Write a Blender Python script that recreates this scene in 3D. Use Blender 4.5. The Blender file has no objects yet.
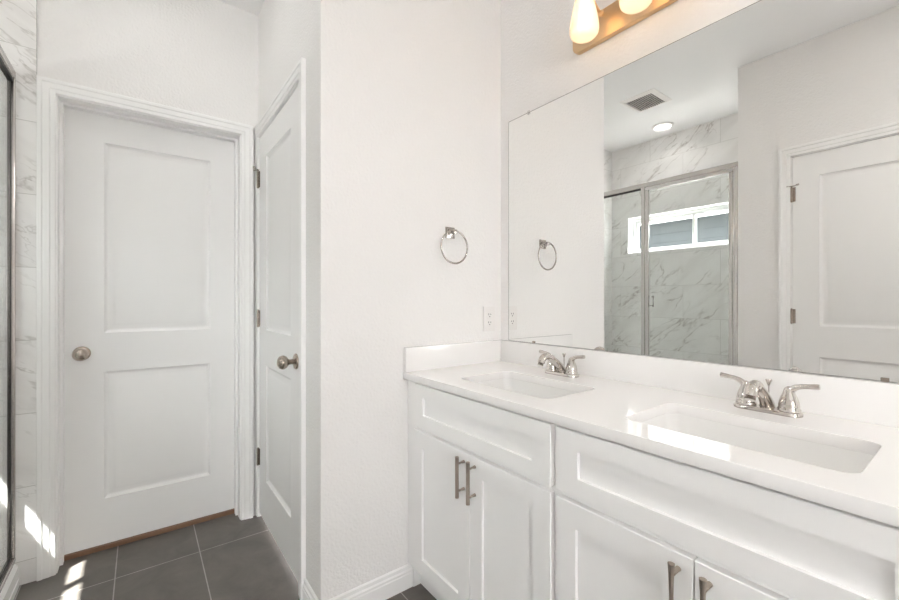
import bpy, bmesh, math, random
from mathutils import Vector, Matrix
random.seed(3)
S = bpy.context.scene
COL = S.collection
PI = math.pi

# ------------------------------------------------------------------ camera
XM = 1.410      # mirror wall plane
YT = 1.450      # towel wall plane
XC = 0.515      # closet wall plane
YB = 2.430      # far wall plane (with door)
XL = -0.405     # left wall plane
XS = -1.170     # shower back wall plane
YS = 1.030      # near end of the shower
YN = -3.20
XR = -2.20      # left side of the wider space behind the camera
YR = -.080      # where the left wall ends      # near wall (behind the camera)
ZC = 2.743      # ceiling
cd = bpy.data.cameras.new('camera'); cam = bpy.data.objects.new('camera', cd); COL.objects.link(cam)
cam.location = (0, 0, 1.18)
cam.rotation_euler = (PI/2, 0, -math.radians(37.03))
cd.sensor_width = 36; cd.lens = 16.38; cd.clip_start = 0.02
S.camera = cam

# ------------------------------------------------------------------ light and exposure
S.view_settings.view_transform = 'Standard'; S.view_settings.look = 'None'
S.view_settings.gamma = 1; S.view_settings.use_curve_mapping = False
S.view_settings.exposure = 0.66
S.cycles.max_bounces = 20; S.cycles.diffuse_bounces = 12; S.cycles.glossy_bounces = 8; S.cycles.transparent_max_bounces = 20
w = bpy.data.worlds.new('world'); S.world = w; w.use_nodes = True
bg = w.node_tree.nodes['Background']; bg.inputs[0].default_value = (.98, .985, 1, 1); bg.inputs[1].default_value = 8
def lamp(name, kind, loc, energy, color=(1, 1, 1), size=None, size_y=None, direction=None):
    l = bpy.data.lights.new(name, kind); o = bpy.data.objects.new(name, l); COL.objects.link(o)
    l.energy = energy; l.color = color; o.location = loc
    if kind == 'AREA':
        l.shape = 'RECTANGLE' if size_y else 'DISK'; l.size = size
        if size_y: l.size_y = size_y
    if direction: o.rotation_euler = Vector(direction).to_track_quat('-Z', 'Y').to_euler()
    return o
sun = lamp('sun', 'SUN', (-4, -2, 6), 46.0, (1, .96, .92), direction=(1, .61, -1.80)); sun.data.angle = math.radians(.55)
lamp('near_window_fill', 'AREA', (-.90, YN-.10, 1.40), 8, (1, .97, .94), 1.6, 1.4, (.30, 1, -.06))  # added fill light set in the unseen window behind the camera
lamp('entry_fill_lamp', 'AREA', (.06, 1.93, ZC-.075), .6, (1, .98, .95), .26, direction=(0, 0, -1))  # added fill light over the entry, out of view
dl = lamp('downlight_lamp', 'AREA', (-.93, 1.78, ZC-.03), .45, (1, .97, .93), .13, direction=(0, 0, -1)); dl.data.spread = math.radians(140)
lamp('near_fill_lamp', 'AREA', (.45, -.55, ZC-.03), 9, (1, .97, .93), .13, direction=(0, 0, -1))  # added fill light from the ceiling behind the camera

# ------------------------------------------------------------------ materials
def newmat(name):
    m = bpy.data.materials.new(name); m.use_nodes = True
    return m, m.node_tree, m.node_tree.nodes['Principled BSDF']
def mat(name, col, rough=.5, metal=0, bump=None, mottle=0, coat=0, spec=.5):
    m, nt, b = newmat(name); N = nt.nodes; L = nt.links
    b.inputs['Base Color'].default_value = (*col, 1); b.inputs['Roughness'].default_value = rough
    b.inputs['Metallic'].default_value = metal; b.inputs['Coat Weight'].default_value = coat
    b.inputs['Specular IOR Level'].default_value = spec
    g = N.new('ShaderNodeNewGeometry')
    if bump:
        sc, st, di = bump
        n = N.new('ShaderNodeTexNoise'); n.inputs['Scale'].default_value = sc; n.inputs['Detail'].default_value = 3
        L.new(g.outputs['Position'], n.inputs['Vector'])
        bp = N.new('ShaderNodeBump'); bp.inputs['Strength'].default_value = st; bp.inputs['Distance'].default_value = di
        L.new(n.outputs['Fac'], bp.inputs['Height']); L.new(bp.outputs['Normal'], b.inputs['Normal'])
    if mottle or True:
        n2 = N.new('ShaderNodeTexNoise'); n2.inputs['Scale'].default_value = 6; n2.inputs['Detail'].default_value = 4
        L.new(g.outputs['Position'], n2.inputs['Vector'])
        r = N.new('ShaderNodeMapRange'); r.inputs['To Min'].default_value = 1-max(mottle, .01); r.inputs['To Max'].default_value = 1+max(mottle, .01)
        L.new(n2.outputs['Fac'], r.inputs['Value'])
        mx = N.new('ShaderNodeVectorMath'); mx.operation = 'SCALE'; mx.inputs[0].default_value = col
        L.new(r.outputs['Result'], mx.inputs['Scale']); L.new(mx.outputs[0], b.inputs['Base Color'])
    return m
M = {}
M['paint'] = mat('wall_paint', (.852, .841, .833), .6, bump=(95, .6, .0045))
M['ceiling'] = mat('ceiling_paint', (.885, .885, .888), .8, bump=(80, .3, .003))
M['trim'] = mat('trim_paint', (.90, .897, .893), .32)
M['door'] = mat('door_paint', (.885, .882, .878), .36)
M['cabinet'] = mat('cabinet_paint', (.905, .904, .90), .38)
M['quartz'] = mat('white_quartz', (.87, .86, .853), .07, mottle=.006, spec=.36)
M['ceramic'] = mat('sink_ceramic', (.86, .855, .845), .06, coat=.3)
M['acrylic'] = mat('acrylic', (.84, .84, .83), .12)
M['chrome'] = mat('polished_nickel', (.64, .605, .57), .05, 1)
M['ringmetal'] = mat('polished_ring_metal', (.46, .43, .40), .14, 1)
M['alu'] = mat('bright_aluminium', (.66, .64, .62), .16, 1)
M['nickel'] = mat('satin_nickel', (.44, .38, .33), .24, 1)
M['steel'] = mat('brushed_pull_metal', (.50, .435, .375), .34, 1)
M['brass'] = mat('satin_brass', (.74, .53, .32), .30, 1)
M['black'] = mat('black_gasket', (.012, .011, .010), .5)
M['plastic'] = mat('white_plastic', (.82, .80, .785), .35)
M['darkslot'] = mat('dark_slot', (.03, .03, .03), .6)
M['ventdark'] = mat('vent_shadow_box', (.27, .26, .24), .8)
M['vinyl'] = mat('window_vinyl', (.72, .73, .73), .35)
M['wood'] = mat('threshold_wood', (.22, .125, .075), .6, mottle=.35, bump=(60, .3, .002))
M['siding'] = mat('blue_grey_siding', (.040, .046, .050), .8)
M['soffit'] = mat('white_fascia', (.9, .9, .9), .6)
M['grass'] = mat('ground_outside', (.45, .43, .38), .9)
M['subfloor'] = mat('wall_core', (.6, .58, .55), .8)
def mirrormat():
    m, nt, b = newmat('mirror_silver')
    b.inputs['Base Color'].default_value = (.90, .905, .895, 1); b.inputs['Metallic'].default_value = 1; b.inputs['Roughness'].default_value = 0
    return m
M['mirror'] = mirrormat()
M['mirror_edge'] = mat('mirror_cut_edge', (.22, .22, .21), .3)
def clear(name, tint=(.97, .98, .98), ior=1.45, rough=0.0):
    m, nt, b = newmat(name); N = nt.nodes; L = nt.links
    N.remove(b); out = N['Material Output']
    t = N.new('ShaderNodeBsdfTransparent'); t.inputs[0].default_value = (*tint, 1)
    g = N.new('ShaderNodeBsdfGlossy'); g.inputs['Roughness'].default_value = rough
    lw = N.new('ShaderNodeLayerWeight'); lw.inputs['Blend'].default_value = .5
    p5 = N.new('ShaderNodeMath'); p5.operation = 'POWER'; L.new(lw.outputs['Facing'], p5.inputs[0]); p5.inputs[1].default_value = 5
    f = N.new('ShaderNodeMath'); f.operation = 'MULTIPLY_ADD'; L.new(p5.outputs[0], f.inputs[0]); f.inputs[1].default_value = .7; f.inputs[2].default_value = .03
    x = N.new('ShaderNodeMixShader'); L.new(f.outputs[0], x.inputs[0]); L.new(t.outputs[0], x.inputs[1]); L.new(g.outputs[0], x.inputs[2])
    L.new(x.outputs[0], out.inputs[0]); return m
M['glass'] = clear('shower_glass', (.965, .98, .975))
M['pane'] = clear('window_glass', (.97, .985, .985))
M['clip'] = clear('clear_plastic', (.93, .93, .92), 1.5, .1)
def emis(name, col, st):
    m, nt, b = newmat(name)
    b.inputs['Base Color'].default_value = (*col, 1); b.inputs['Emission Color'].default_value = (*col, 1); b.inputs['Emission Strength'].default_value = st
    return m
M['bulb'] = emis('warm_bulb', (1, .83, .62), 10)
M['led'] = emis('downlight_diffuser', (1, .97, .93), 2.0)
M['lens'] = emis('fill_light_lens', (1, .98, .95), .9)  # glowing lens of the added entry light
def frosted():
    m, nt, b = newmat('frosted_shade_glass'); N = nt.nodes; L = nt.links
    N.remove(b); out = N['Material Output']
    t = N.new('ShaderNodeBsdfTransparent'); t.inputs[0].default_value = (1, .95, .88, 1)
    tl = N.new('ShaderNodeBsdfTranslucent'); tl.inputs[0].default_value = (.9, .84, .75, 1)
    d = N.new('ShaderNodeBsdfDiffuse'); d.inputs[0].default_value = (.9, .86, .8, 1)
    a = N.new('ShaderNodeMixShader'); a.inputs[0].default_value = .45; L.new(tl.outputs[0], a.inputs[1]); L.new(d.outputs[0], a.inputs[2])
    g = N.new('ShaderNodeBsdfGlossy'); g.inputs['Roughness'].default_value = .15
    f = N.new('ShaderNodeFresnel'); f.inputs[0].default_value = 1.4
    c = N.new('ShaderNodeMixShader'); L.new(f.outputs[0], c.inputs[0]); L.new(a.outputs[0], c.inputs[1]); L.new(g.outputs[0], c.inputs[2])
    x = N.new('ShaderNodeMixShader'); x.inputs[0].default_value = .86; L.new(t.outputs[0], x.inputs[1]); L.new(c.outputs[0], x.inputs[2])
    L.new(x.outputs[0], out.inputs[0]); return m
M['shade'] = frosted()

def uvvec(N, L, ax):
    g = N.new('ShaderNodeNewGeometry'); s = N.new('ShaderNodeSeparateXYZ'); L.new(g.outputs['Position'], s.inputs[0])
    c = N.new('ShaderNodeCombineXYZ'); L.new(s.outputs[ax[0]], c.inputs[0]); L.new(s.outputs[ax[1]], c.inputs[1])
    return c.outputs[0]
def mathn(N, L, op, a, b=None, cl=False):
    n = N.new('ShaderNodeMath'); n.operation = op; n.use_clamp = cl
    for i, v in ((0, a), (1, b)):
        if v is None: continue
        if isinstance(v, (int, float)): n.inputs[i].default_value = v
        else: L.new(v, n.inputs[i])
    return n.outputs[0]
def marble(name, ax, offx, sign, seed, amt=.7):
    m, nt, b = newmat(name); N = nt.nodes; L = nt.links
    v = uvvec(N, L, ax)
    mp = N.new('ShaderNodeMapping'); L.new(v, mp.inputs[0]); mp.inputs['Location'].default_value = (offx, -.097, 0)
    br = N.new('ShaderNodeTexBrick'); L.new(mp.outputs[0], br.inputs['Vector'])
    br.inputs['Scale'].default_value = 1; br.inputs['Brick Width'].default_value = .61; br.inputs['Row Height'].default_value = .305
    br.inputs['Mortar Size'].default_value = .0013; br.inputs['Mortar Smooth'].default_value = .1; br.inputs['Bias'].default_value = 0
    br.inputs['Color1'].default_value = (0, 0, 0, 1); br.inputs['Color2'].default_value = (1, 1, 1, 1); br.inputs['Mortar'].default_value = (.5, .5, .5, 1)
    # every tile reads another piece of the stone
    sc = N.new('ShaderNodeVectorMath'); sc.operation = 'SCALE'; L.new(br.outputs['Color'], sc.inputs[0]); sc.inputs['Scale'].default_value = 7.3
    ad = N.new('ShaderNodeVectorMath'); ad.operation = 'ADD'; L.new(v, ad.inputs[0]); L.new(sc.outputs[0], ad.inputs[1])
    rot = N.new('ShaderNodeMapping'); L.new(ad.outputs[0], rot.inputs[0]); rot.inputs['Rotation'].default_value = (0, 0, sign*math.radians(38)); rot.inputs['Location'].default_value = (seed, seed*.7, 0)
    st = N.new('ShaderNodeMapping'); L.new(rot.outputs[0], st.inputs[0]); st.inputs['Scale'].default_value = (.55, 1.7, 1)
    def vein(scale, width, dist, w):
        n = N.new('ShaderNodeTexNoise'); n.noise_dimensions = '3D'; L.new(st.outputs[0], n.inputs['Vector'])
        n.inputs['Scale'].default_value = scale; n.inputs['Detail'].default_value = 5; n.inputs['Roughness'].default_value = .55; n.inputs['Distortion'].default_value = dist
        a = mathn(N, L, 'ABSOLUTE', mathn(N, L, 'SUBTRACT', n.outputs['Fac'], w))
        mr = N.new('ShaderNodeMapRange'); L.new(a, mr.inputs['Value']); mr.inputs['From Min'].default_value = 0; mr.inputs['From Max'].default_value = width
        mr.inputs['To Min'].default_value = 1; mr.inputs['To Max'].default_value = 0
        return mr.outputs['Result']
    msk = N.new('ShaderNodeTexNoise'); L.new(ad.outputs[0], msk.inputs['Vector']); msk.inputs['Scale'].default_value = 3.2
    mk = N.new('ShaderNodeMapRange'); L.new(msk.outputs['Fac'], mk.inputs['Value']); mk.inputs['From Min'].default_value = .40; mk.inputs['From Max'].default_value = .56
    v1 = mathn(N, L, 'MULTIPLY', vein(2.6, .015, .35, .50), mk.outputs['Result'])
    v2 = mathn(N, L, 'MULTIPLY', vein(1.6, .09, .25, .47), .16)
    v3 = mathn(N, L, 'MULTIPLY', vein(5.0, .012, .5, .55), mathn(N, L, 'MULTIPLY', mk.outputs['Result'], .4))
    tot = mathn(N, L, 'ADD', mathn(N, L, 'MULTIPLY', v1, amt), mathn(N, L, 'ADD', v2, v3), True)
    cr = N.new('ShaderNodeMix'); cr.data_type = 'RGBA'; L.new(tot, cr.inputs['Factor'])
    cr.inputs['A'].default_value = (.89, .882, .874, 1); cr.inputs['B'].default_value = (.44, .415, .39, 1)
    gm = N.new('ShaderNodeMix'); gm.data_type = 'RGBA'; L.new(br.outputs['Fac'], gm.inputs['Factor']); L.new(cr.outputs['Result'], gm.inputs['A'])
    gm.inputs['B'].default_value = (.60, .59, .57, 1)
    L.new(gm.outputs['Result'], b.inputs['Base Color']); b.inputs['Roughness'].default_value = .22
    return m
M['marble_x'] = marble('marble_tile_far', (0, 2), .35, 1, 2.0, .42)
M['marble_y'] = marble('marble_tile_side', (1, 2), .12, 1, 5.0)
def floormat():
    m, nt, b = newmat('grey_floor_tile'); N = nt.nodes; L = nt.links
    v = uvvec(N, L, (1, 0))
    mp = N.new('ShaderNodeMapping'); L.new(v, mp.inputs[0]); mp.inputs['Location'].default_value = (-2.236+.61*5, -.2207+.3085*6, 0)
    br = N.new('ShaderNodeTexBrick'); L.new(mp.outputs[0], br.inputs['Vector']); br.offset = 0
    br.inputs['Scale'].default_value = 1; br.inputs['Brick Width'].default_value = .61; br.inputs['Row Height'].default_value = .3085
    br.inputs['Mortar Size'].default_value = .0022; br.inputs['Mortar Smooth'].default_value = .1
    br.inputs['Color1'].default_value = (.118, .106, .095, 1); br.inputs['Color2'].default_value = (.136, .122, .109, 1); br.inputs['Mortar'].default_value = (.36, .34, .32, 1)
    n = N.new('ShaderNodeTexNoise'); L.new(v, n.inputs['Vector']); n.inputs['Scale'].default_value = 7; n.inputs['Detail'].default_value = 7; n.inputs['Roughness'].default_value = .62; n.inputs['Distortion'].default_value = .6
    mr = N.new('ShaderNodeMapRange'); L.new(n.outputs['Fac'], mr.inputs['Value']); mr.inputs['From Min'].default_value = .3; mr.inputs['From Max'].default_value = .7
    mr.inputs['To Min'].default_value = .78; mr.inputs['To Max'].default_value = 1.25
    s = N.new('ShaderNodeVectorMath'); s.operation = 'SCALE'; L.new(br.outputs['Color'], s.inputs[0]); L.new(mr.outputs['Result'], s.inputs['Scale'])
    L.new(s.outputs[0], b.inputs['Base Color']); b.inputs['Roughness'].default_value = .42
    bp = N.new('ShaderNodeBump'); bp.invert = True; bp.inputs['Strength'].default_value = .4; bp.inputs['Distance'].default_value = .002
    L.new(br.outputs['Fac'], bp.inputs['Height']); L.new(bp.outputs['Normal'], b.inputs['Normal'])
    return m
M['floor'] = floormat()

# ------------------------------------------------------------------ helpers
ORG = {}
def thing(name, label, cat, loc=(0, 0, 0), group=None, kind=None):
    o = bpy.data.objects.new(name, None); COL.objects.link(o); o.location = loc; o.empty_display_size = .05
    ORG[o] = Vector(loc)
    if label: o['label'] = label
    if cat: o['category'] = cat
    if group: o['group'] = group
    if kind: o['kind'] = kind
    return o
def obj(name, bm, m, parent=None, smooth=None, label=None, cat=None, kind=None, origin=None):
    """bm is in world coordinates; the object's origin is its parent's (or `origin`)."""
    org = ORG[parent] if parent is not None else Vector(origin or (0, 0, 0))
    if bm.__class__.__name__ == 'Mesh': me = bm; me.transform(Matrix.Translation(-org))
    else:
        bmesh.ops.recalc_face_normals(bm, faces=bm.faces)
        bm.transform(Matrix.Translation(-org))
        me = bpy.data.meshes.new(name); bm.to_mesh(me); bm.free()
    me.materials.clear(); me.materials.append(m)
    if smooth:
        me.shade_smooth()
        me.set_sharp_from_angle(angle=math.radians(smooth))
    o = bpy.data.objects.new(name, me); COL.objects.link(o)
    ORG[o] = org
    if parent is not None: o.parent = parent
    else: o.location = org
    if label: o['label'] = label
    if cat: o['category'] = cat
    if kind: o['kind'] = kind
    return o
def B(): return bmesh.new()
def box(bm, a, b, bev=0, seg=2):
    a, b = [min(p, q) for p, q in zip(a, b)], [max(p, q) for p, q in zip(a, b)]
    r = bmesh.ops.create_cube(bm, size=1); vs = r['verts']
    for v in vs: v.co = Vector([a[i]+(v.co[i]+.5)*(b[i]-a[i]) for i in range(3)])
    if bev:
        es = list({e for v in vs for e in v.link_edges})
        bmesh.ops.bevel(bm, geom=es, offset=bev, segments=seg, affect='EDGES', profile=.6)
    return bm
def frame_of(d):
    d = d.normalized(); u = d.cross(Vector((0, 0, 1)))
    if u.length < 1e-3: u = Vector((1, 0, 0))
    u.normalize(); return u, u.cross(d).normalized()
def tube(bm, pts, rad, n=12, caps=True, closed=False, flat=1.0):
    """round tube along pts; rad a number or list; flat squashes it along the frame's second axis"""
    pts = [Vector(p) for p in pts]; k = len(pts)
    if not isinstance(rad, (list, tuple)): rad = [rad]*k
    rings = []; pu = None
    for i, p in enumerate(pts):
        if closed: d = pts[(i+1) % k]-pts[i-1]
        else: d = pts[min(i+1, k-1)]-pts[max(i-1, 0)]
        d.normalize()
        if pu is None: u, v = frame_of(d)
        else:
            u = (pu-d*pu.dot(d)).normalized(); v = d.cross(u)
        pu = u
        rings.append([bm.verts.new(p+u*(math.cos(2*PI*j/n)*rad[i])+v*(math.sin(2*PI*j/n)*rad[i]*flat)) for j in range(n)])
    m = k if closed else k-1
    for i in range(m):
        a, b = rings[i], rings[(i+1) % k]
        for j in range(n): bm.faces.new((a[j], a[(j+1) % n], b[(j+1) % n], b[j]))
    if caps and not closed: bm.faces.new(rings[0]); bm.faces.new(rings[-1][::-1])
    return bm
def lathe(bm, prof, c, axis=(0, 0, 1), n=32, sx=1, sy=1):
    """prof [(r, h)], around axis from point c"""
    ax = Vector(axis).normalized(); u, v = frame_of(ax); c = Vector(c); rings = []
    for r, h in prof:
        if r < 1e-6: rings.append([bm.verts.new(c+ax*h)])
        else: rings.append([bm.verts.new(c+ax*h+u*(r*sx*math.cos(2*PI*j/n))+v*(r*sy*math.sin(2*PI*j/n))) for j in range(n)])
    for a, b in zip(rings, rings[1:]):
        for j in range(n):
            q = (j+1) % n
            if len(a) == 1 and len(b) == 1: continue
            if len(a) == 1: bm.faces.new((a[0], b[q], b[j]))
            elif len(b) == 1: bm.faces.new((a[j], a[q], b[0]))
            else: bm.faces.new((a[j], a[q], b[q], b[j]))
    return bm
def rrect(x0, x1, y0, y1, r, n=6):
    out = []
    for cx, cy, a0 in ((x1-r, y1-r, 0), (x0+r, y1-r, 90), (x0+r, y0+r, 180), (x1-r, y0+r, 270)):
        for i in range(n+1):
            a = math.radians(a0+90*i/n); out.append((cx+r*math.cos(a), cy+r*math.sin(a)))
    return out
def loft(bm, rings, cap0=False, cap1=False):
    R = [[bm.verts.new(p) for p in r] for r in rings]
    for a, b in zip(R, R[1:]):
        n = len(a)
        for j in range(n): bm.faces.new((a[j], a[(j+1) % n], b[(j+1) % n], b[j]))
    if cap0: bm.faces.new(R[0])
    if cap1: bm.faces.new(R[-1][::-1])
    return bm
def plate_curve(outlines, thick, bev, mapfn):
    """flat plate with holes from 2-D outlines; returns a mesh in world coordinates, z from 0 to thick then mapped"""
    cu = bpy.data.curves.new('c', 'CURVE'); cu.dimensions = '2D'; cu.fill_mode = 'BOTH'
    for pts in outlines:
        s = cu.splines.new('POLY'); s.points.add(len(pts)-1)
        for p, q in zip(s.points, pts): p.co = (q[0], q[1], 0, 1)
        s.use_cyclic_u = True
    cu.extrude = thick/2-bev; cu.bevel_depth = bev; cu.bevel_resolution = 2; cu.offset = -bev
    o = bpy.data.objects.new('c', cu); COL.objects.link(o)
    dg = bpy.context.evaluated_depsgraph_get(); me = bpy.data.meshes.new_from_object(o.evaluated_get(dg))
    bpy.data.objects.remove(o); bpy.data.curves.remove(cu)
    for v in me.vertices: v.co = mapfn(v.co.x, v.co.y, v.co.z+thick/2)
    return me
CAS = [(0, 0), (0, .009), (.003, .011), (.016, .0115), (.020, .0145), (.040, .0155), (.044, .019), (.055, .019), (.058, .0165), (.058, 0)]
def casing(bm, u0, u1, H, f, prof=CAS, wl=1, wr=1, z0=0):
    """mitred three-sided casing; f(u, z, t) -> world; wl/wr scale the width of the legs (ripped casings)"""
    path = lambda o: [(u0-min(o, .058*wl), z0), (u0-min(o, .058*wl), H+o), (u1+min(o, .058*wr), H+o), (u1+min(o, .058*wr), z0)]
    R = [[bm.verts.new(f(path(o)[k][0], path(o)[k][1], t)) for o, t in prof] for k in range(4)]
    for a, b in zip(R, R[1:]):
        for j in range(len(prof)-1): bm.faces.new((a[j], a[j+1], b[j+1], b[j]))
        bm.faces.new((a[-1], a[0], b[0], b[-1]))
    bm.faces.new(R[0]); bm.faces.new(R[-1][::-1])
    return bm
def slab(bm, u0, u1, z0, z1, thick, panels, f):
    """two-panel moulded door; f(u, z, depth): depth 0 at the front face"""
    us = [u0, panels[0][0], panels[0][1], u1]
    zs = [z0] + [z for p in panels for z in (p[2], p[3])] + [z1]
    rings = [(0, 0), (.002, .005), (.009, .0105), (.012, .012), (.019, .012), (.040, .004), (.043, .003)]
    V = lambda u, z, d: bm.verts.new(f(u, z, d))
    for side in (0, 1):
        g = (lambda d: d) if side == 0 else (lambda d: thick-d)
        for i in range(3):
            for k in range(len(zs)-1):
                a, b, c, d = us[i], us[i+1], zs[k], zs[k+1]
                if i == 1 and k % 2 == 1:
                    loft(bm, [[f(a+o, c+o, g(t)), f(b-o, c+o, g(t)), f(b-o, d-o, g(t)), f(a+o, d-o, g(t))] for o, t in rings], cap1=True)
                else: bm.faces.new((V(a, c, g(0)), V(b, c, g(0)), V(b, d, g(0)), V(a, d, g(0))))
    for (a, c), (b, d) in (((u0, z0), (u1, z0)), ((u1, z0), (u1, z1)), ((u1, z1), (u0, z1)), ((u0, z1), (u0, z0))):
        bm.faces.new((V(a, c, 0), V(b, d, 0), V(b, d, thick), V(a, c, thick)))
    bmesh.ops.remove_doubles(bm, verts=bm.verts, dist=1e-5)
    return bm
def extr(bm, prof, p0, p1, f):
    """profile [(a, b)] extruded between p0 and p1; f(s, a, b)"""
    loft(bm, [[f(s, a, b) for a, b in prof] for s in (p0, p1)], True, True); return bm
def copy_tree(o, loc=None, label=None, parent=None):
    c = o.copy(); COL.objects.link(c); ORG[c] = ORG[o]
    if parent is not None: c.parent = parent
    if loc is not None: c.location = loc
    if label: c['label'] = label
    for ch in list(o.children): copy_tree(ch, parent=c)
    return c

# ------------------------------------------------------------------ the room
T = .12
DZ = 2.062                                  # door opening height
obj('floor', box(B(), (XR-T, YN-T, -.05), (XM+T, 2.75, 0)), M['floor'], kind='structure', label='dark grey rectangular floor tiles with pale grout')
bm = box(B(), (XS-.22, YR, ZC), (XM+T, 2.75, ZC+.08)); box(bm, (XR-T, YN-T, ZC), (XM+T, YR, ZC+.08))
obj('ceiling', bm, M['ceiling'], kind='structure', label='plain white ceiling')
obj('wall_mirror', box(B(), (XM, YN-T, 0), (XM+T, YT, ZC)), M['paint'], kind='structure', label='wall behind the vanity, mirror and light bar')
obj('wall_towel', box(B(), (XC, YT, 0), (XM+T, YT+T, ZC)), M['paint'], kind='structure', label='textured wall carrying the towel ring')
# closet wall with its opening (runs behind the towel wall to the far corner)
CO0, CO1 = 1.678, 2.402
bm = B()
box(bm, (XC, YT+T, 0), (XC+T, CO0-.018, ZC)); box(bm, (XC, CO1+.018, 0), (XC+T, YB+T, ZC)); box(bm, (XC, CO0-.018, DZ+.018), (XC+T, CO1+.018, ZC))
obj('wall_closet', bm, M['paint'], kind='structure', label='narrow wall with the closet door')
# far wall with its opening
FO0, FO1 = -.288, .424
bm = B()
box(bm, (XL-.05, YB, 0), (FO0-.018, YB+T, ZC)); box(bm, (FO1+.018, YB, 0), (XC, YB+T, ZC)); box(bm, (FO0-.018, YB, DZ+.018), (FO1+.018, YB+T, ZC))
obj('wall_far', bm, M['paint'], kind='structure', label='far wall with the two panel door')
# left wall with its opening
LO0, LO1 = .028, .745
bm = B()
box(bm, (XL-T, YR, 0), (XL, LO0-.018, ZC)); box(bm, (XL-T, LO1+.018, 0), (XL, YS, ZC)); box(bm, (XL-T, LO0-.018, DZ+.018), (XL, LO1+.018, ZC))
obj('wall_left', bm, M['paint'], kind='structure', label='wall opposite the mirror, beside the shower')
# near wall with an opening for the added window
NW = (-1.55, -.35, .70, 2.10)
bm = B()
box(bm, (XR-T, YN-T, 0), (NW[0], YN, ZC)); box(bm, (NW[1], YN-T, 0), (XM, YN, ZC)); box(bm, (NW[0], YN-T, 0), (NW[1], YN, NW[2])); box(bm, (NW[0], YN-T, NW[3]), (NW[1], YN, ZC))
obj('wall_near', bm, M['paint'], kind='structure')
obj('wall_left_rear', box(B(), (XR-T, YN, 0), (XR, YR+T, ZC)), M['paint'], kind='structure')
obj('wall_left_return', box(B(), (XR, YR, 0), (XL-T, YR+T, ZC)), M['paint'], kind='structure')
# shower walls in marble tile
WY0, WY1, WZ0, WZ1 = 1.085, 2.25, 1.645, 2.025
OT = .15
bm = B()
box(bm, (XS-OT, YS-T, 0), (XS, WY0, ZC)); box(bm, (XS-OT, WY1, 0), (XS, YB+T, ZC)); box(bm, (XS-OT, WY0, 0), (XS, WY1, WZ0)); box(bm, (XS-OT, WY0, WZ1), (XS, WY1, ZC))
obj('wall_shower', bm, M['marble_y'], kind='structure', label='marble tiled shower wall with the high window')
obj('wall_shower_far', box(box(B(), (XS, YB-.010, 0), (FO0-.0625, YB-.0002, ZC)), (XS, YB, 0), (XL-.05, YB+T, ZC)), M['marble_x'], kind='structure', label='marble tile strip beside the door casing')
obj('wall_shower_near', box(B(), (XS, YS-T, 0), (XL-T, YS, ZC)), M['marble_x'], kind='structure')
# rooms behind the doors are closed: jambs, casings, doors
def jamb_set(name, o0, o1, f, stop_d, lab, wl=1, wr=1):
    """jamb boards + stops + casing, f(u, z, t): t>0 into the room, t<0 into the wall"""
    bm = B()
    def bx(u0, u1, z0, z1, t0, t1):
        a, b = f(u0, z0, t0), f(u1, z1, t1); box(bm, a, b, .0008, 1)
    bx(o0-.018, o0, 0, DZ, -T, .0005); bx(o1, o1+.018, 0, DZ, -T, .0005); bx(o0-.018, o1+.018, DZ, DZ+.018, -T, .0005)
    s0, s1 = stop_d
    bx(o0, o0+.011, 0, DZ, s0, s1); bx(o1-.011, o1, 0, DZ, s0, s1); bx(o0+.011, o1-.011, DZ-.011, DZ, s0, s1)
    casing(bm, o0-.004, o1+.004, DZ+.004, f, wl=wl, wr=wr)
    return obj(name, bm, M['trim'], kind='structure', label=lab)
fF = lambda u, z, t: Vector((u, YB-t, z))
fC = lambda u, z, t: Vector((XC-t, u, z))
fL = lambda u, z, t: Vector((XL+t, u, z))
jamb_set('trim_1', FO0, FO1, fF, (-.099, -.060), 'white stepped casing around the far door')
jamb_set('trim_2', CO0, CO1, fC, (-.060, -.040), 'white casing around the closet door', wr=.38)
jamb_set('trim_3', LO0, LO1, fL, (-.060, -.040), 'white casing around the door seen in the mirror')
def knob_on(par, c, ax):
    ax = Vector(ax)
    k = lathe(B(), [(0, 0), (.0325, 0), (.0325, .003), (.030, .007), (.016, .010), (.011, .014)], c, ax)
    o = obj('rosette', k, M['nickel'], par, 40)
    k = lathe(B(), [(.011, .008), (.0105, .030), (.015, .034), (.0235, .040), (.0285, .050), (.0285, .057), (.024, .067), (.014, .0735), (0, .075)], c, ax)
    return obj('knob', k, M['nickel'], par, 50)
def hinge_on(par, z, f, u, s, stop=False):
    """butt hinge: knuckle standing proud of the casing edge at u; s = side of the slab"""
    bm = B()
    p = lambda uu, zz, tt: f(uu, zz, tt)
    for k in range(5):
        lathe(bm, [(0, 0), (.0062, 0), (.0062, .0168), (0, .0168)], p(u, z-.044+k*.0176, .007), (0, 0, 1), 12)
    lathe(bm, [(0, 0), (.0042, 0), (.0042, .096), (0, .096)], p(u, z-.048, .007), (0, 0, 1), 12)
    a, b = p(u, z-.044, .0005), p(u+s*.018, z+.044, .0022); box(bm, a, b, .0005, 1)
    h = obj('hinge', bm, M['nickel'], par, 40)
    if stop:
        bm = B()
        box(bm, p(u-.012, z+.049, .002), p(u+.014, z+.052, .020), .0006, 1)
        tube(bm, [p(u+s*.008, z+.0505, .010), p(u+s*.034, z+.0505, .032)], .0032, 10)
        tube(bm, [p(u+s*.030, z+.0505, .029), p(u+s*.038, z+.0505, .035)], .0065, 12)
        tube(bm, [p(u-s*.006, z+.0505, .012), p(u-s*.020, z+.0505, .024)], .0045, 10)
        obj('hinge_pin_stop', bm, M['chrome'], h, 40)
PAN = lambda c: [(c-.218, c+.218, .24, .84), (c-.218, c+.218, 1.025, 1.925)]
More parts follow.
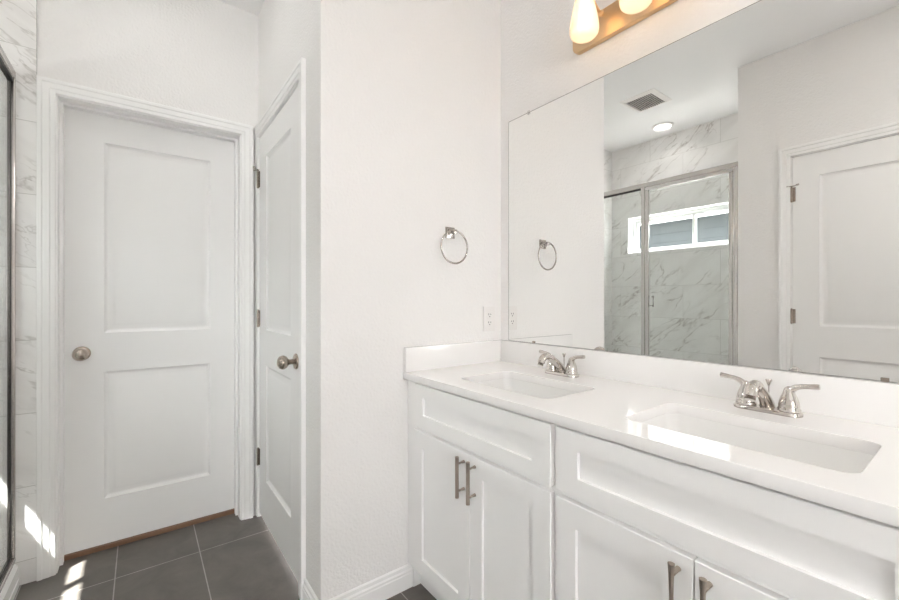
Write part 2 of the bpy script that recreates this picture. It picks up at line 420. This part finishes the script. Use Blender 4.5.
# door 1: far wall, opens away, set back in the jamb
d1 = thing('door_1', 'white two panel door set back in the far wall', None, (.07, YB+.1, 0), kind='structure')
obj('slab', slab(B(), FO0+.003, FO1-.003, .025, DZ-.003, .035, PAN(.080), lambda u, z, d: Vector((u, YB+.100+d, z))), M['door'], d1, 30)
knob_on(d1, (-.218, YB+.100, .933), (0, -1, 0))
# door 2: closet, flush with the jamb, hinges in the corner
d2 = thing('door_2', 'white closet door beside the corner, knob on its right edge', None, (XC, 2.04, 0), kind='structure')
obj('slab', slab(B(), CO0+.003, CO1-.003, .022, DZ-.003, .035, PAN(2.04), lambda u, z, d: Vector((XC+.001+d, u, z))), M['door'], d2, 30)
knob_on(d2, (XC+.001, CO0+.064, .925), (-1, 0, 0))
for z, s in ((1.835, True), (1.08, False), (.33, False)): hinge_on(d2, z, fC, CO1-.001, -1, s)
# door 3: in the wall opposite the mirror
d3 = thing('door_3', 'white two panel door seen in the mirror', None, (XL, .39, 0), kind='structure')
obj('slab', slab(B(), LO0+.003, LO1-.003, .022, DZ-.003, .035, PAN(.3865+.012), lambda u, z, d: Vector((XL-.001-d, u, z))), M['door'], d3, 30)
knob_on(d3, (XL-.001, LO0+.064, .925), (1, 0, 0))
for z, s in ((1.83, True), (1.08, False), (.33, False)): hinge_on(d3, z, fL, LO1-.001, -1, s)
# wood threshold under the far door
obj('trim_4', box(B(), (FO0, YB+.093, 0), (FO1, YB+.16, .021), .002), M['wood'], kind='structure', label='reddish wood threshold under the far door')
# baseboards
BB = [(0, 0), (.014, 0), (.014, .058), (.012, .062), (.012, .070), (.008, .076), (.007, .088), (.003, .092), (0, .092)]
obj('baseboard_towel', extr(B(), BB, XC-.0005, .918, lambda s, a, b: Vector((s, YT-a, b))), M['trim'], kind='structure', smooth=20)
obj('baseboard_closet', extr(B(), BB, YT-.014, CO0-.062, lambda s, a, b: Vector((XC-a, s, b))), M['trim'], kind='structure', smooth=20)
bm = extr(B(), BB, YR, LO0-.062, lambda s, a, b: Vector((XL+a, s, b))); extr(bm, BB, LO1+.062, YS-.02, lambda s, a, b: Vector((XL+a, s, b)))
obj('baseboard_left', bm, M['trim'], kind='structure', smooth=20)
obj('baseboard_near', extr(B(), BB, XR, XM, lambda s, a, b: Vector((s, YN+a, b))), M['trim'], kind='structure', smooth=20)
obj('baseboard_mirror', extr(B(), BB, YN+.014, -.09, lambda s, a, b: Vector((XM-a, s, b))), M['trim'], kind='structure', smooth=20)

# window 1: high slider over the shower
w1 = thing('window_1', 'high white sliding window in the shower wall', None, (XS-OT, (WY0+WY1)/2, WZ0), kind='structure')
bm = B()
def ringbox(bm, x0, x1, y0, y1, z0, z1, wd, bev=.0015, axis='x'):
    P = (lambda a, b, c: (a, b, c)) if axis == 'x' else (lambda a, b, c: (b, a, c))
    box(bm, P(x0, y0, z0), P(x1, y1, z0+wd), bev); box(bm, P(x0, y0, z1-wd), P(x1, y1, z1), bev)
    box(bm, P(x0, y0, z0+wd), P(x1, y0+wd, z1-wd), bev); box(bm, P(x0, y1-wd, z0+wd), P(x1, y1, z1-wd), bev)
ringbox(bm, XS-.138, XS-.078, WY0+.012, WY1-.012, WZ0+.012, WZ1-.012, .020)
obj('window_frame', bm, M['vinyl'], w1)
bm = B(); ringbox(bm, XS-.14, XS+.002, WY0, WY1, WZ0, WZ1, .012)
obj('window_liner', bm, M['trim'], w1)
ym = 1.655
for a, b, xo in ((WY0+.032, ym+.012, -.100), (ym-.012, WY1-.032, -.120)):
    bm = B(); ringbox(bm, XS+xo-.009, XS+xo+.009, a, b, WZ0+.032, WZ1-.032, .026)
    s = obj('sash', bm, M['vinyl'], w1)
    obj('pane', box(B(), (XS+xo-.002, a+.018, WZ0+.05), (XS+xo+.002, b-.018, WZ1-.05)), M['pane'], s)
obj('latch', box(B(), (XS-.091, ym-.008, 1.80), (XS-.080, ym+.006, 1.85), .002), M['vinyl'], w1)
# window 2: unseen, added behind the camera to let in fill light
w2 = thing('added_window_2', 'added unseen window behind the camera, lets in fill light', None, (-.90, YN-T, NW[2]), kind='structure')
bm = B(); ringbox(bm, YN-.10, YN-.02, NW[0], NW[1], NW[2], NW[3], .05, .002, 'y'); box(bm, (-.975, YN-.08, NW[2]+.05), (-.925, YN-.03, NW[3]-.05), .002)
obj('window_frame', bm, M['vinyl'], w2)

# outside: neighbouring house seen through the shower window
nh = thing('neighbouring_house', 'blue-grey sided house wall beyond the shower window', 'house', (-4.6, 4.0, -.3))
bm = B(); box(bm, (-4.75, -3, -.3), (-4.62, 11, 2.60))
for k in range(18):
    z = -.28+k*.155
    extr(bm, [(0, 0), (.018, 0), (.006, .155), (0, .155)], -3, 11, lambda s, a, b, z=z: Vector((-4.62+a, s, z+b)))
obj('siding', bm, M['siding'], nh)
bm = B(); box(bm, (-4.62, -3.2, 2.58), (-4.26, 11.2, 2.61), .004); box(bm, (-4.30, -3.2, 2.50), (-4.26, 11.2, 2.575), .004)
obj('eave', bm, M['soffit'], nh)
bm = extr(B(), [(0, 2.575), (.02, 2.595), (-3, 3.90), (-3, 3.80)], -3.3, 11.3, lambda s, a, b: Vector((-4.24+a, s, b)))
obj('roof', bm, M['siding'], nh)
obj('ground', box(B(), (-12, -8, -.35), (XS-OT-.02, 14, -.3)), M['grass'], kind='structure', label='ground outside')

# ------------------------------------------------------------------ shower
pan = thing('shower_pan', 'white acrylic shower base with raised curb', 'shower base', (-.8, 1.75, 0))
bm = B(); box(bm, (XS+.002, YS+.002, .0), (XL-.10, YB-.012, .035), .004)
box(bm, (XS+.002, YS+.002, .035), (XS+.05, YB-.012, .075), .006)
obj('basin_floor', bm, M['acrylic'], pan, 40)
CP = [(-.112, 0), (0, 0), (0, .030), (-.004, .032), (-.004, .078), (-.012, .094), (-.030, .103), (-.100, .103), (-.112, .090)]
obj('curb', extr(B(), CP, YS+.002, YB-.0105, lambda s, a, b: Vector((XL+.005+a, s, b))), M['acrylic'], pan, 25)
obj('drain', lathe(B(), [(0, .035), (.05, .035), (.05, .039), (.046, .041), (0, .0405)], (-.8, 1.75, 0)), M['chrome'], pan, 40)
en = thing('shower_enclosure', 'framed clear glass shower screen with a door', 'shower screen', (XL-.025, 1.73, .103))
GX0, GX1 = XL-.027, XL-.006      # frame depth
GZ0, GZ1 = .1035, 2.118
yj = 1.675
bm = B(); box(bm, (GX0, YS+.001, GZ1-.032), (GX1, YB-.0105, GZ1), .004); box(bm, (GX0+.004, YS+.001, GZ1-.036), (GX1-.004, YB-.0105, GZ1-.030), .001)
obj('header', bm, M['alu'], en, 40)
obj('sill_track', box(B(), (GX0, YS+.001, GZ0), (GX1, YB-.0105, GZ0+.022), .004), M['alu'], en, 40)
obj('wall_jamb', box(B(), (GX0, YB-.026, GZ0+.022), (GX1, YB-.0105, GZ1-.032), .003), M['alu'], en, 40)
obj('wall_jamb', box(B(), (GX0, YS+.001, GZ0+.022), (GX1, YS+.030, GZ1-.032), .003), M['alu'], en, 40)
# fixed panel
obj('fixed_stile', box(B(), (GX0+.003, yj+.001, GZ0+.022), (GX1-.003, yj+.032, GZ1-.034), .003), M['alu'], en, 40)
gx = GX0+.006
obj('fixed_pane', box(B(), (gx-.003, yj+.030, GZ0+.022), (gx+.003, YB-.026, GZ1-.034)), M['glass'], en)
bm = B(); y0, y1, z0, z1 = yj+.032, YB-.026, GZ0+.022, GZ1-.036
box(bm, (gx-.0055, y1-.007, z0), (gx+.004, y1, z1)); box(bm, (gx-.006, y0, z1-.014), (gx+.010, y1-.008, z1)); box(bm, (gx-.006, y0, z0), (gx+.005, y1-.008, z0+.006))
obj('gasket', bm, M['black'], en)
# door
dr = obj('shower_door', box(B(), (gx-.003, YS+.055, GZ0+.045), (gx+.003, yj-.025, GZ1-.055)), M['glass'], en, label='clear glass door panel')
bm = B(); ringbox(bm, gx-.010, gx+.012, YS+.034, yj-.002, GZ0+.026, GZ1-.038, .026, .003)
obj('door_frame', bm, M['alu'], dr, 40)
bm = B()
for s in (1, -1):
    xx = gx+s*.034
    tube(bm, [(xx, yj-.045, 1.125), (xx, yj-.045, 1.215)], .005, 10)
    for z in (1.135, 1.205): tube(bm, [(gx+s*.010, yj-.045, z), (xx, yj-.045, z)], .004, 8)
obj('door_pull', bm, M['alu'], dr, 40)

# ------------------------------------------------------------------ vanity
XF = .875          # front plane of doors and drawer fronts
XB = .895          # face frame
V0, V1 = -.045, 1.448
CZ = .857          # underside of the counter
cab = thing('vanity_cabinet', 'white shaker vanity cabinet under the double sink counter', 'bathroom cabinet', (1.15, .70, 0))
bm = B()
box(bm, (XB, V0, .100), (XM-.002, V0+.016, CZ)); box(bm, (XB, V1-.016, .0), (XM-.002, V1, CZ))
box(bm, (XB, V0+.016, .100), (XM-.002, V1-.016, .116)); box(bm, (XM-.010, V0+.016, .116), (XM-.002, V1-.016, CZ))
for y0, y1 in ((V0, .030), (.662, .710), (1.358, V1)): box(bm, (XB-.018, y0, .100), (XB, y1, CZ), .001, 1)
for z0, z1 in ((.100, .140), (.65, .71), (.835, CZ)):
    for y0, y1 in ((.030, .662), (.710, 1.358)): box(bm, (XB-.018, y0, z0), (XB, y1, z1))
obj('body', bm, M['cabinet'], cab)
bm = box(B(), (.930, V0+.01, 0), (.946, V1-.0165, .100))
obj('toe_kick', bm, M['cabinet'], cab)
def shaker(bm, y0, y1, z0, z1, st, rail):
    # the front stands on the face frame: x1 is its back
    x1 = XB-.0182; x0 = x1-.019
    loft(bm, [[Vector((x1, y0, z0)), Vector((x1, y1, z0)), Vector((x1, y1, z1)), Vector((x1, y0, z1))],
              [Vector((x0+.0015, y0, z0)), Vector((x0+.0015, y1, z0)), Vector((x0+.0015, y1, z1)), Vector((x0+.0015, y0, z1))],
              [Vector((x0, y0+.0015, z0+.0015)), Vector((x0, y1-.0015, z0+.0015)), Vector((x0, y1-.0015, z1-.0015)), Vector((x0, y0+.0015, z1-.0015))],
              [Vector((x0, y0+st, z0+rail)), Vector((x0, y1-st, z0+rail)), Vector((x0, y1-st, z1-rail)), Vector((x0, y0+st, z1-rail))],
              [Vector((x0+.0085, y0+st+.0005, z0+rail+.0005)), Vector((x0+.0085, y1-st-.0005, z0+rail+.0005)), Vector((x0+.0085, y1-st-.0005, z1-rail-.0005)), Vector((x0+.0085, y0+st+.0005, z1-rail-.0005))]], True, True)
    return bm
XF = XB-.0372
for y0, y1 in ((.698, 1.373), (.018, .679)):
    obj('drawer_front', shaker(B(), y0, y1, .690, .853, .065, .048), M['cabinet'], cab)
def pull(par, y, z0, z1):
    x = XF-.030; bm = B()
    tube(bm, [(x, y, z0), (x, y, z1)], .0066, 14)
    for z in (z0+.022, z1-.022): tube(bm, [(x, y, z), (XF+.0005, y, z)], .0056, 12)
    obj('handle', bm, M['steel'], par, 40, label='brushed metal bar pull')
for y0, y1, hy in ((1.0305, 1.373, 1.057), (.698, 1.0275, 1.001), (.3505, .679, .3775), (.018, .3475, .321)):
    d = obj('door', shaker(B(), y0, y1, .122, .674, .059, .062), M['cabinet'], cab)
    pull(d, hy, .531, .665)

ct = thing('countertop', 'glossy white quartz counter with splashes and two sink openings', 'countertop', (1.13, .70, CZ+.001))
SK = ((1.000, .957, 1.214), (.345, .957, 1.214))
HL = .211
z0 = CZ+.001
outl = [rrect(.855, XM-.0015, V0-.012, YT-.0015, .002, 2)]
for yc, xa, xb in SK: outl.append(rrect(xa, xb, yc-HL, yc+HL, .028, 8)[::-1])
me = plate_curve(outl, .028, .0015, lambda x, y, z: Vector((x, y, z0+z)))
obj('counter_slab', me, M['quartz'], ct, 30)
CT = z0+.028
obj('backsplash', box(B(), (XM-.0205, V0-.012, CT), (XM-.0015, YT-.0015, CT+.0995), .0015), M['quartz'], ct, 30)
obj('side_splash', box(B(), (.857, YT-.0205, CT), (XM-.021, YT-.0015, CT+.0995), .0015), M['quartz'], ct, 30)

def make_sink(yc, xa, xb):
    t = thing('undermount_sink', 'rectangular white undermount sink nearer the towel ring wall', 'sink', ((xa+xb)/2, yc, .70), 'undermount sinks')
    xc = (xa+xb)/2
    def R(e, z, r=.03):
        return [Vector((x, y, z)) for x, y in rrect(xa-e, xb+e, yc-HL-e, yc+HL+e, r, 8)]
    zt = CZ+.0007
    rings = [R(.030, zt-.010, .04), R(.030, zt, .04), R(.002, zt, .030), R(.001, zt-.006, .030), R(-.001, zt-.05, .034), R(-.006, zt-.100, .040), R(-.014, zt-.122, .042), R(-.030, zt-.134, .045), R(-.060, zt-.139, .045)]
    bm = B(); Rg = [[bm.verts.new(p) for p in r] for r in rings]
    n = len(Rg[0])
    dz = zt-.146
    drain = []
    for p in rings[-1]:
        a = math.atan2(p.y-yc, p.x-xc); drain.append(Vector((xc+.022*math.cos(a), yc+.022*math.sin(a), dz)))
    Rg.append([bm.verts.new(p) for p in drain])
    outer = [R(.012, zt-.010, .036), R(.012, zt-.100, .040), R(-.01, zt-.146, .042)]
    Ro = [[bm.verts.new(p) for p in r] for r in outer]
    drb = [bm.verts.new(p-Vector((0, 0, .012))) for p in drain]
    seq = [Ro[2], Ro[1], Ro[0]]+Rg+[drb, Ro[2]]
    for a, b in zip(seq, seq[1:]):
        for j in range(n): bm.faces.new((a[j], a[(j+1) % n], b[(j+1) % n], b[j]))
    obj('basin', bm, M['ceramic'], t, 50)
    obj('drain', lathe(B(), [(0, -.004), (.012, -.004), (.0205, .002), (.0215, .001), (.0215, -.010), (0, -.010)], (xc, yc, dz+.001)), M['chrome'], t, 40)
    return t
sA = make_sink(*SK[0])
copy_tree(sA, Vector(sA.location)+Vector((0, SK[1][0]-SK[0][0], 0)), 'rectangular white undermount sink nearer the camera, reflecting the window')

def make_faucet(x, y, z):
    t = thing('faucet', 'two handle chrome faucet at the sink nearer the towel ring wall', 'faucet', (x, y, z), 'centerset faucets')
    # deck plate
    rr = lambda e, zz: [Vector((x+a, y+b, z+zz)) for a, b in rrect(-.026+e, .026-e, -.0745+e, .0745-e, .0255-e, 8)]
    obj('deck_plate', loft(B(), [rr(0, .0003), rr(0, .006), rr(.002, .010), rr(.006, .012)], True, True), M['chrome'], t, 35)
    for s in (1, -1):
        hy = y+s*.0465
        bm = lathe(B(), [(0, .011), (.0235, .011), (.0245, .015), (.0225, .019), (.0215, .021), (.0222, .025), (.0205, .036), (.0165, .048), (.0130, .056), (.0115, .062), (.0090, .069), (.004, .073), (0, .074)], (x, hy, z), n=28)
        h = obj('handle', bm, M['chrome'], t, 50)
        pts = [(x, hy-s*.004, z+.052), (x, hy+s*.004, z+.064), (x-.001, hy+s*.014, z+.073), (x-.002, hy+s*.027, z+.0775), (x-.003, hy+s*.038, z+.079), (x-.004, hy+s*.052, z+.081), (x-.004, hy+s*.060, z+.082)]
        obj('lever', tube(B(), pts, [.010, .0088, .0072, .0062, .0060, .0068, .0064], 14), M['chrome'], h, 60)
    pts = [(x+.004, y, z+.0105), (x+.002, y, z+.020), (x-.016, y, z+.038), (x-.046, y, z+.060), (x-.072, y, z+.076), (x-.096, y, z+.080), (x-.114, y, z+.072), (x-.122, y, z+.057)]
    sm = []
    P = [Vector(p) for p in pts]
    for i in range(len(P)-1):
        p0, p1, p2, p3 = P[max(i-1, 0)], P[i], P[i+1], P[min(i+2, len(P)-1)]
        for k in range(4):
            u = k/4; sm.append(.5*((2*p1)+(-p0+p2)*u+(2*p0-5*p1+4*p2-p3)*u*u+(-p0+3*p1-3*p2+p3)*u**3))
    sm.append(P[-1])
    n = len(sm)
    rad = [(.0185-.0065*min(1, i/(n*.45))) if i < n*.45 else .012+.0015*math.sin(PI*(i/n-.45)) for i in range(n)]
    sp = obj('spout', tube(B(), sm, rad, 18), M['chrome'], t, 60)
    d = (P[-1]-P[-2]).normalized()
    obj('aerator', tube(B(), [P[-1]-d*.003, P[-1]+d*.010], .0115, 18), M['chrome'], sp, 40)
    bm = tube(B(), [(x+.016, y, z+.011), (x+.016, y, z+.070)], .0026, 10)
    lathe(bm, [(.0026, .066), (.0045, .072), (.0075, .080), (.0070, .083), (0, .0835)], (x+.016, y, z), n=16)
    obj('lift_rod', bm, M['chrome'], t, 50)
    return t
FX = 1.322
fA = make_faucet(FX, 1.020, CT)
copy_tree(fA, (FX, .3585, CT), 'two handle chrome faucet at the sink nearer the camera')

# ------------------------------------------------------------------ mirror
MY0, MY1, MZ0, MZ1 = -.010, 1.392, CT+.102, 2.030
mr = obj('vanity_mirror', box(B(), (XM-.0055, MY0, MZ0), (XM-.0005, MY1, MZ1), .0004, 1), M['mirror'], label='large frameless mirror above the counter', cat='mirror', origin=(XM, .69, MZ0))
ORG[mr] = Vector((XM, .69, MZ0))
bm = B()
for a, b in (((MY0, MZ0-.0012), (MY1, MZ0)), ((MY0, MZ1), (MY1, MZ1+.0018)), ((MY0-.0018, MZ0), (MY0, MZ1)), ((MY1, MZ0), (MY1+.0018, MZ1))):
    box(bm, (XM-.0052, a[0], a[1]), (XM-.0005, b[0], b[1]))
obj('ground_edge', bm, M['mirror_edge'], mr, label='thin grey cut edge of the mirror')
for y, z, s in ((1.235, MZ0, 1), (.152, MZ0, 1), (1.265, MZ1, -1), (.12, MZ1, -1)):
    if True:
        bm = B(); box(bm, (XM-.0085, y-.007, z-s*.009 if s < 0 else z+.008), (XM-.0056, y+.007, z+s*.008 if s < 0 else z-.0015), .0008)
        obj('clip', bm, M['clip'] if z == MZ1 else M['nickel'], mr)

# ------------------------------------------------------------------ towel ring and outlet
tr = thing('towel_ring', 'round chrome towel ring hanging on the wall beside the mirror', 'towel ring', (1.094, YT, 1.478))
bm = B()
for h, y0, y1 in ((.0245, 0, .006), (.0205, .006, .010), (.0135, .010, .020)): box(bm, (1.094-h, YT-y1, 1.478-h), (1.094+h, YT-y0-.0002, 1.478+h), .0012)
box(bm, (1.094-.009, YT-.046, 1.478-.009), (1.094+.009, YT-.020, 1.478+.009), .002)
obj('mounting_post', bm, M['ringmetal'], tr, 40)
bm = B(); rc = Vector((1.094, YT-.037, 1.478-.0665))
tube(bm, [rc+Vector((.0715*math.sin(2*PI*k/64), 0, .0715*math.cos(2*PI*k/64))) for k in range(64)], 0.0040, 12, closed=True)
obj('ring', bm, M['ringmetal'], tr, 60)
ou = thing('wall_outlet', 'white duplex outlet on the wall above the side splash', 'outlet', (1.328, YT, 1.09))
ox, oz = 1.328, 1.09
obj('cover_plate', box(B(), (ox-.037, YT-.006, oz-.059), (ox+.037, YT-.0002, oz+.059), .002), M['plastic'], ou, 40)
bm = B(); box(bm, (ox-.0165, YT-.0085, oz-.034), (ox+.0165, YT-.006, oz+.034), .001)
rc_ = obj('receptacle', bm, M['plastic'], ou)
for dz in (.019, -.019):
    for dx, hh in ((-.0065, .0045), (.0065, .0035)):
        obj('slot', box(B(), (ox+dx-.0013, YT-.0088, oz+dz-hh+.003), (ox+dx+.0013, YT-.0080, oz+dz+hh+.003)), M['darkslot'], rc_)
    obj('ground_hole', lathe(B(), [(0, 0), (.0027, 0), (.0027, .0008), (0, .0008)], (ox, YT-.0080, oz+dz-.008), (0, -1, 0), 12), M['darkslot'], rc_)
for dz in (.048, -.048):
    obj('screw', lathe(B(), [(0, 0), (.003, 0), (.0025, .001), (0, .0012)], (ox, YT-.006, oz+dz), (0, -1, 0), 12), M['plastic'], ou)

# ------------------------------------------------------------------ vanity light
vl = thing('vanity_light', 'satin brass three lamp light bar above the mirror', 'wall light', (XM, .694, 2.165))
PZ0, PZ1, PY0, PY1 = 2.163, 2.277, .370, 1.018
me = plate_curve([rrect(PY0, PY1, PZ0, PZ1, .030, 8)], .022, .004, lambda a, b, c: Vector((XM-.0005-c, a, b)))
obj('backplate', me, M['brass'], vl, 40)
for y in (.889, .694, .499):
    xs = XM-.128
    bm = B()
    pts = [(XM-.02, y, 2.262), (XM-.045, y, 2.268), (XM-.070, y, 2.284), (XM-.092, y, 2.300), (XM-.112, y, 2.322), (xs, y, 2.322), (xs, y, 2.300)]
    tube(bm, pts, .0065, 12); lathe(bm, [(0, 0), (.012, 0), (.011, .006), (.008, .009), (0, .009)], (XM-.022, y, 2.262), (-1, 0, 0), 24)
    arm = obj('arm', bm, M['brass'], vl, 50)
    obj('socket_cup', lathe(B(), [(0, 2.312), (.020, 2.310), (.027, 2.298), (.028, 2.268), (.0265, 2.268), (.024, 2.296), (0, 2.300)], (xs, y, 0)), M['brass'], vl, 50)
    pr = [(.0262, 2.292), (.0300, 2.272), (.0365, 2.247), (.0435, 2.217), (.0490, 2.187), (.0515, 2.165), (.0510, 2.150), (.0470, 2.139), (.038, 2.1315), (.024, 2.127), (0, 2.1255)]
    inn = [(max(r-.0025, 0), z+(.0025 if z < 2.15 else 0)) for r, z in pr][::-1]
    obj('glass_shade', lathe(B(), pr+inn+[pr[0]], (xs, y, 0), n=40), M['shade'], vl, 60)
    obj('bulb', lathe(B(), [(0, 2.150), (.010, 2.152), (.017, 2.157), (.0215, 2.166), (.023, 2.176), (.0215, 2.187), (.017, 2.201), (.013, 2.216), (.012, 2.240), (.012, 2.299), (0, 2.299)], (xs, y, 0)), M['bulb'], vl, 60)

# ------------------------------------------------------------------ ceiling vent and downlights
cv = thing('ceiling_vent', 'square white exhaust vent in the ceiling', 'vent', (-.355, 1.64, ZC))
bm = B(); x0, x1, y0, y1 = -.502, -.208, 1.500, 1.775
ring = [[Vector((a, b, ZC-z)) for a, b in rrect(x0+e, x1-e, y0+e, y1-e, .006, 3)] for e, z in ((0, .0002), (.002, .004), (.030, .014), (.034, .014), (.036, .004), (.036, .0002))]
loft(bm, ring); obj('vent_frame', bm, M['plastic'], cv, 30)
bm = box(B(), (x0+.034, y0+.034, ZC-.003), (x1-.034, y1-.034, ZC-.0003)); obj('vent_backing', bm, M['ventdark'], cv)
bm = B(); n = 13
for k in range(n):
    y = y0+.040+(y1-y0-.080)*k/(n-1)
    extr(bm, [(.0005, -.004), (.0015, -.004), (-.0015, -.0125), (-.0028, -.0125)], x0+.034, x1-.034, lambda s, a, b, y=y: Vector((s, y+a, ZC+b)))
obj('louvres', bm, M['plastic'], cv)
def downlight(x, y, lab):
    t = thing('recessed_light', lab, 'ceiling light', (x, y, ZC))
    obj('trim_ring', lathe(B(), [(.088, -.0003), (.088, -.004), (.078, -.012), (.068, -.012), (.066, -.004), (.066, -.0003)], (x, y, ZC), n=40), M['plastic'], t, 40)
    obj('diffuser', lathe(B(), [(0, -.010), (.067, -.010), (.067, -.006), (0, -.006)], (x, y, ZC), n=32), M['led'], t)
downlight(-.93, 1.78, 'lit round recessed light over the shower, seen in the mirror')
downlight(.45, -.55, 'added unseen recessed light behind the camera, for fill')  # added fixture, out of view, goes with the near fill lamp

fl = thing('added_ceiling_light', 'added unseen round flush light brightening the entry before the far door', 'ceiling light', (.06, 1.93, ZC))  # added fixture, out of view, to brighten the entry
obj('ceiling_base', lathe(B(), [(0, -.0005), (.150, -.0005), (.150, -.022), (0, -.022)], (.06, 1.93, ZC), n=40), M['plastic'], fl, 40)
obj('fill_light_lens', lathe(B(), [(.146, -.022), (.144, -.040), (.125, -.058), (.08, -.066), (0, -.070)], (.06, 1.93, ZC), n=40), M['lens'], fl, 60)
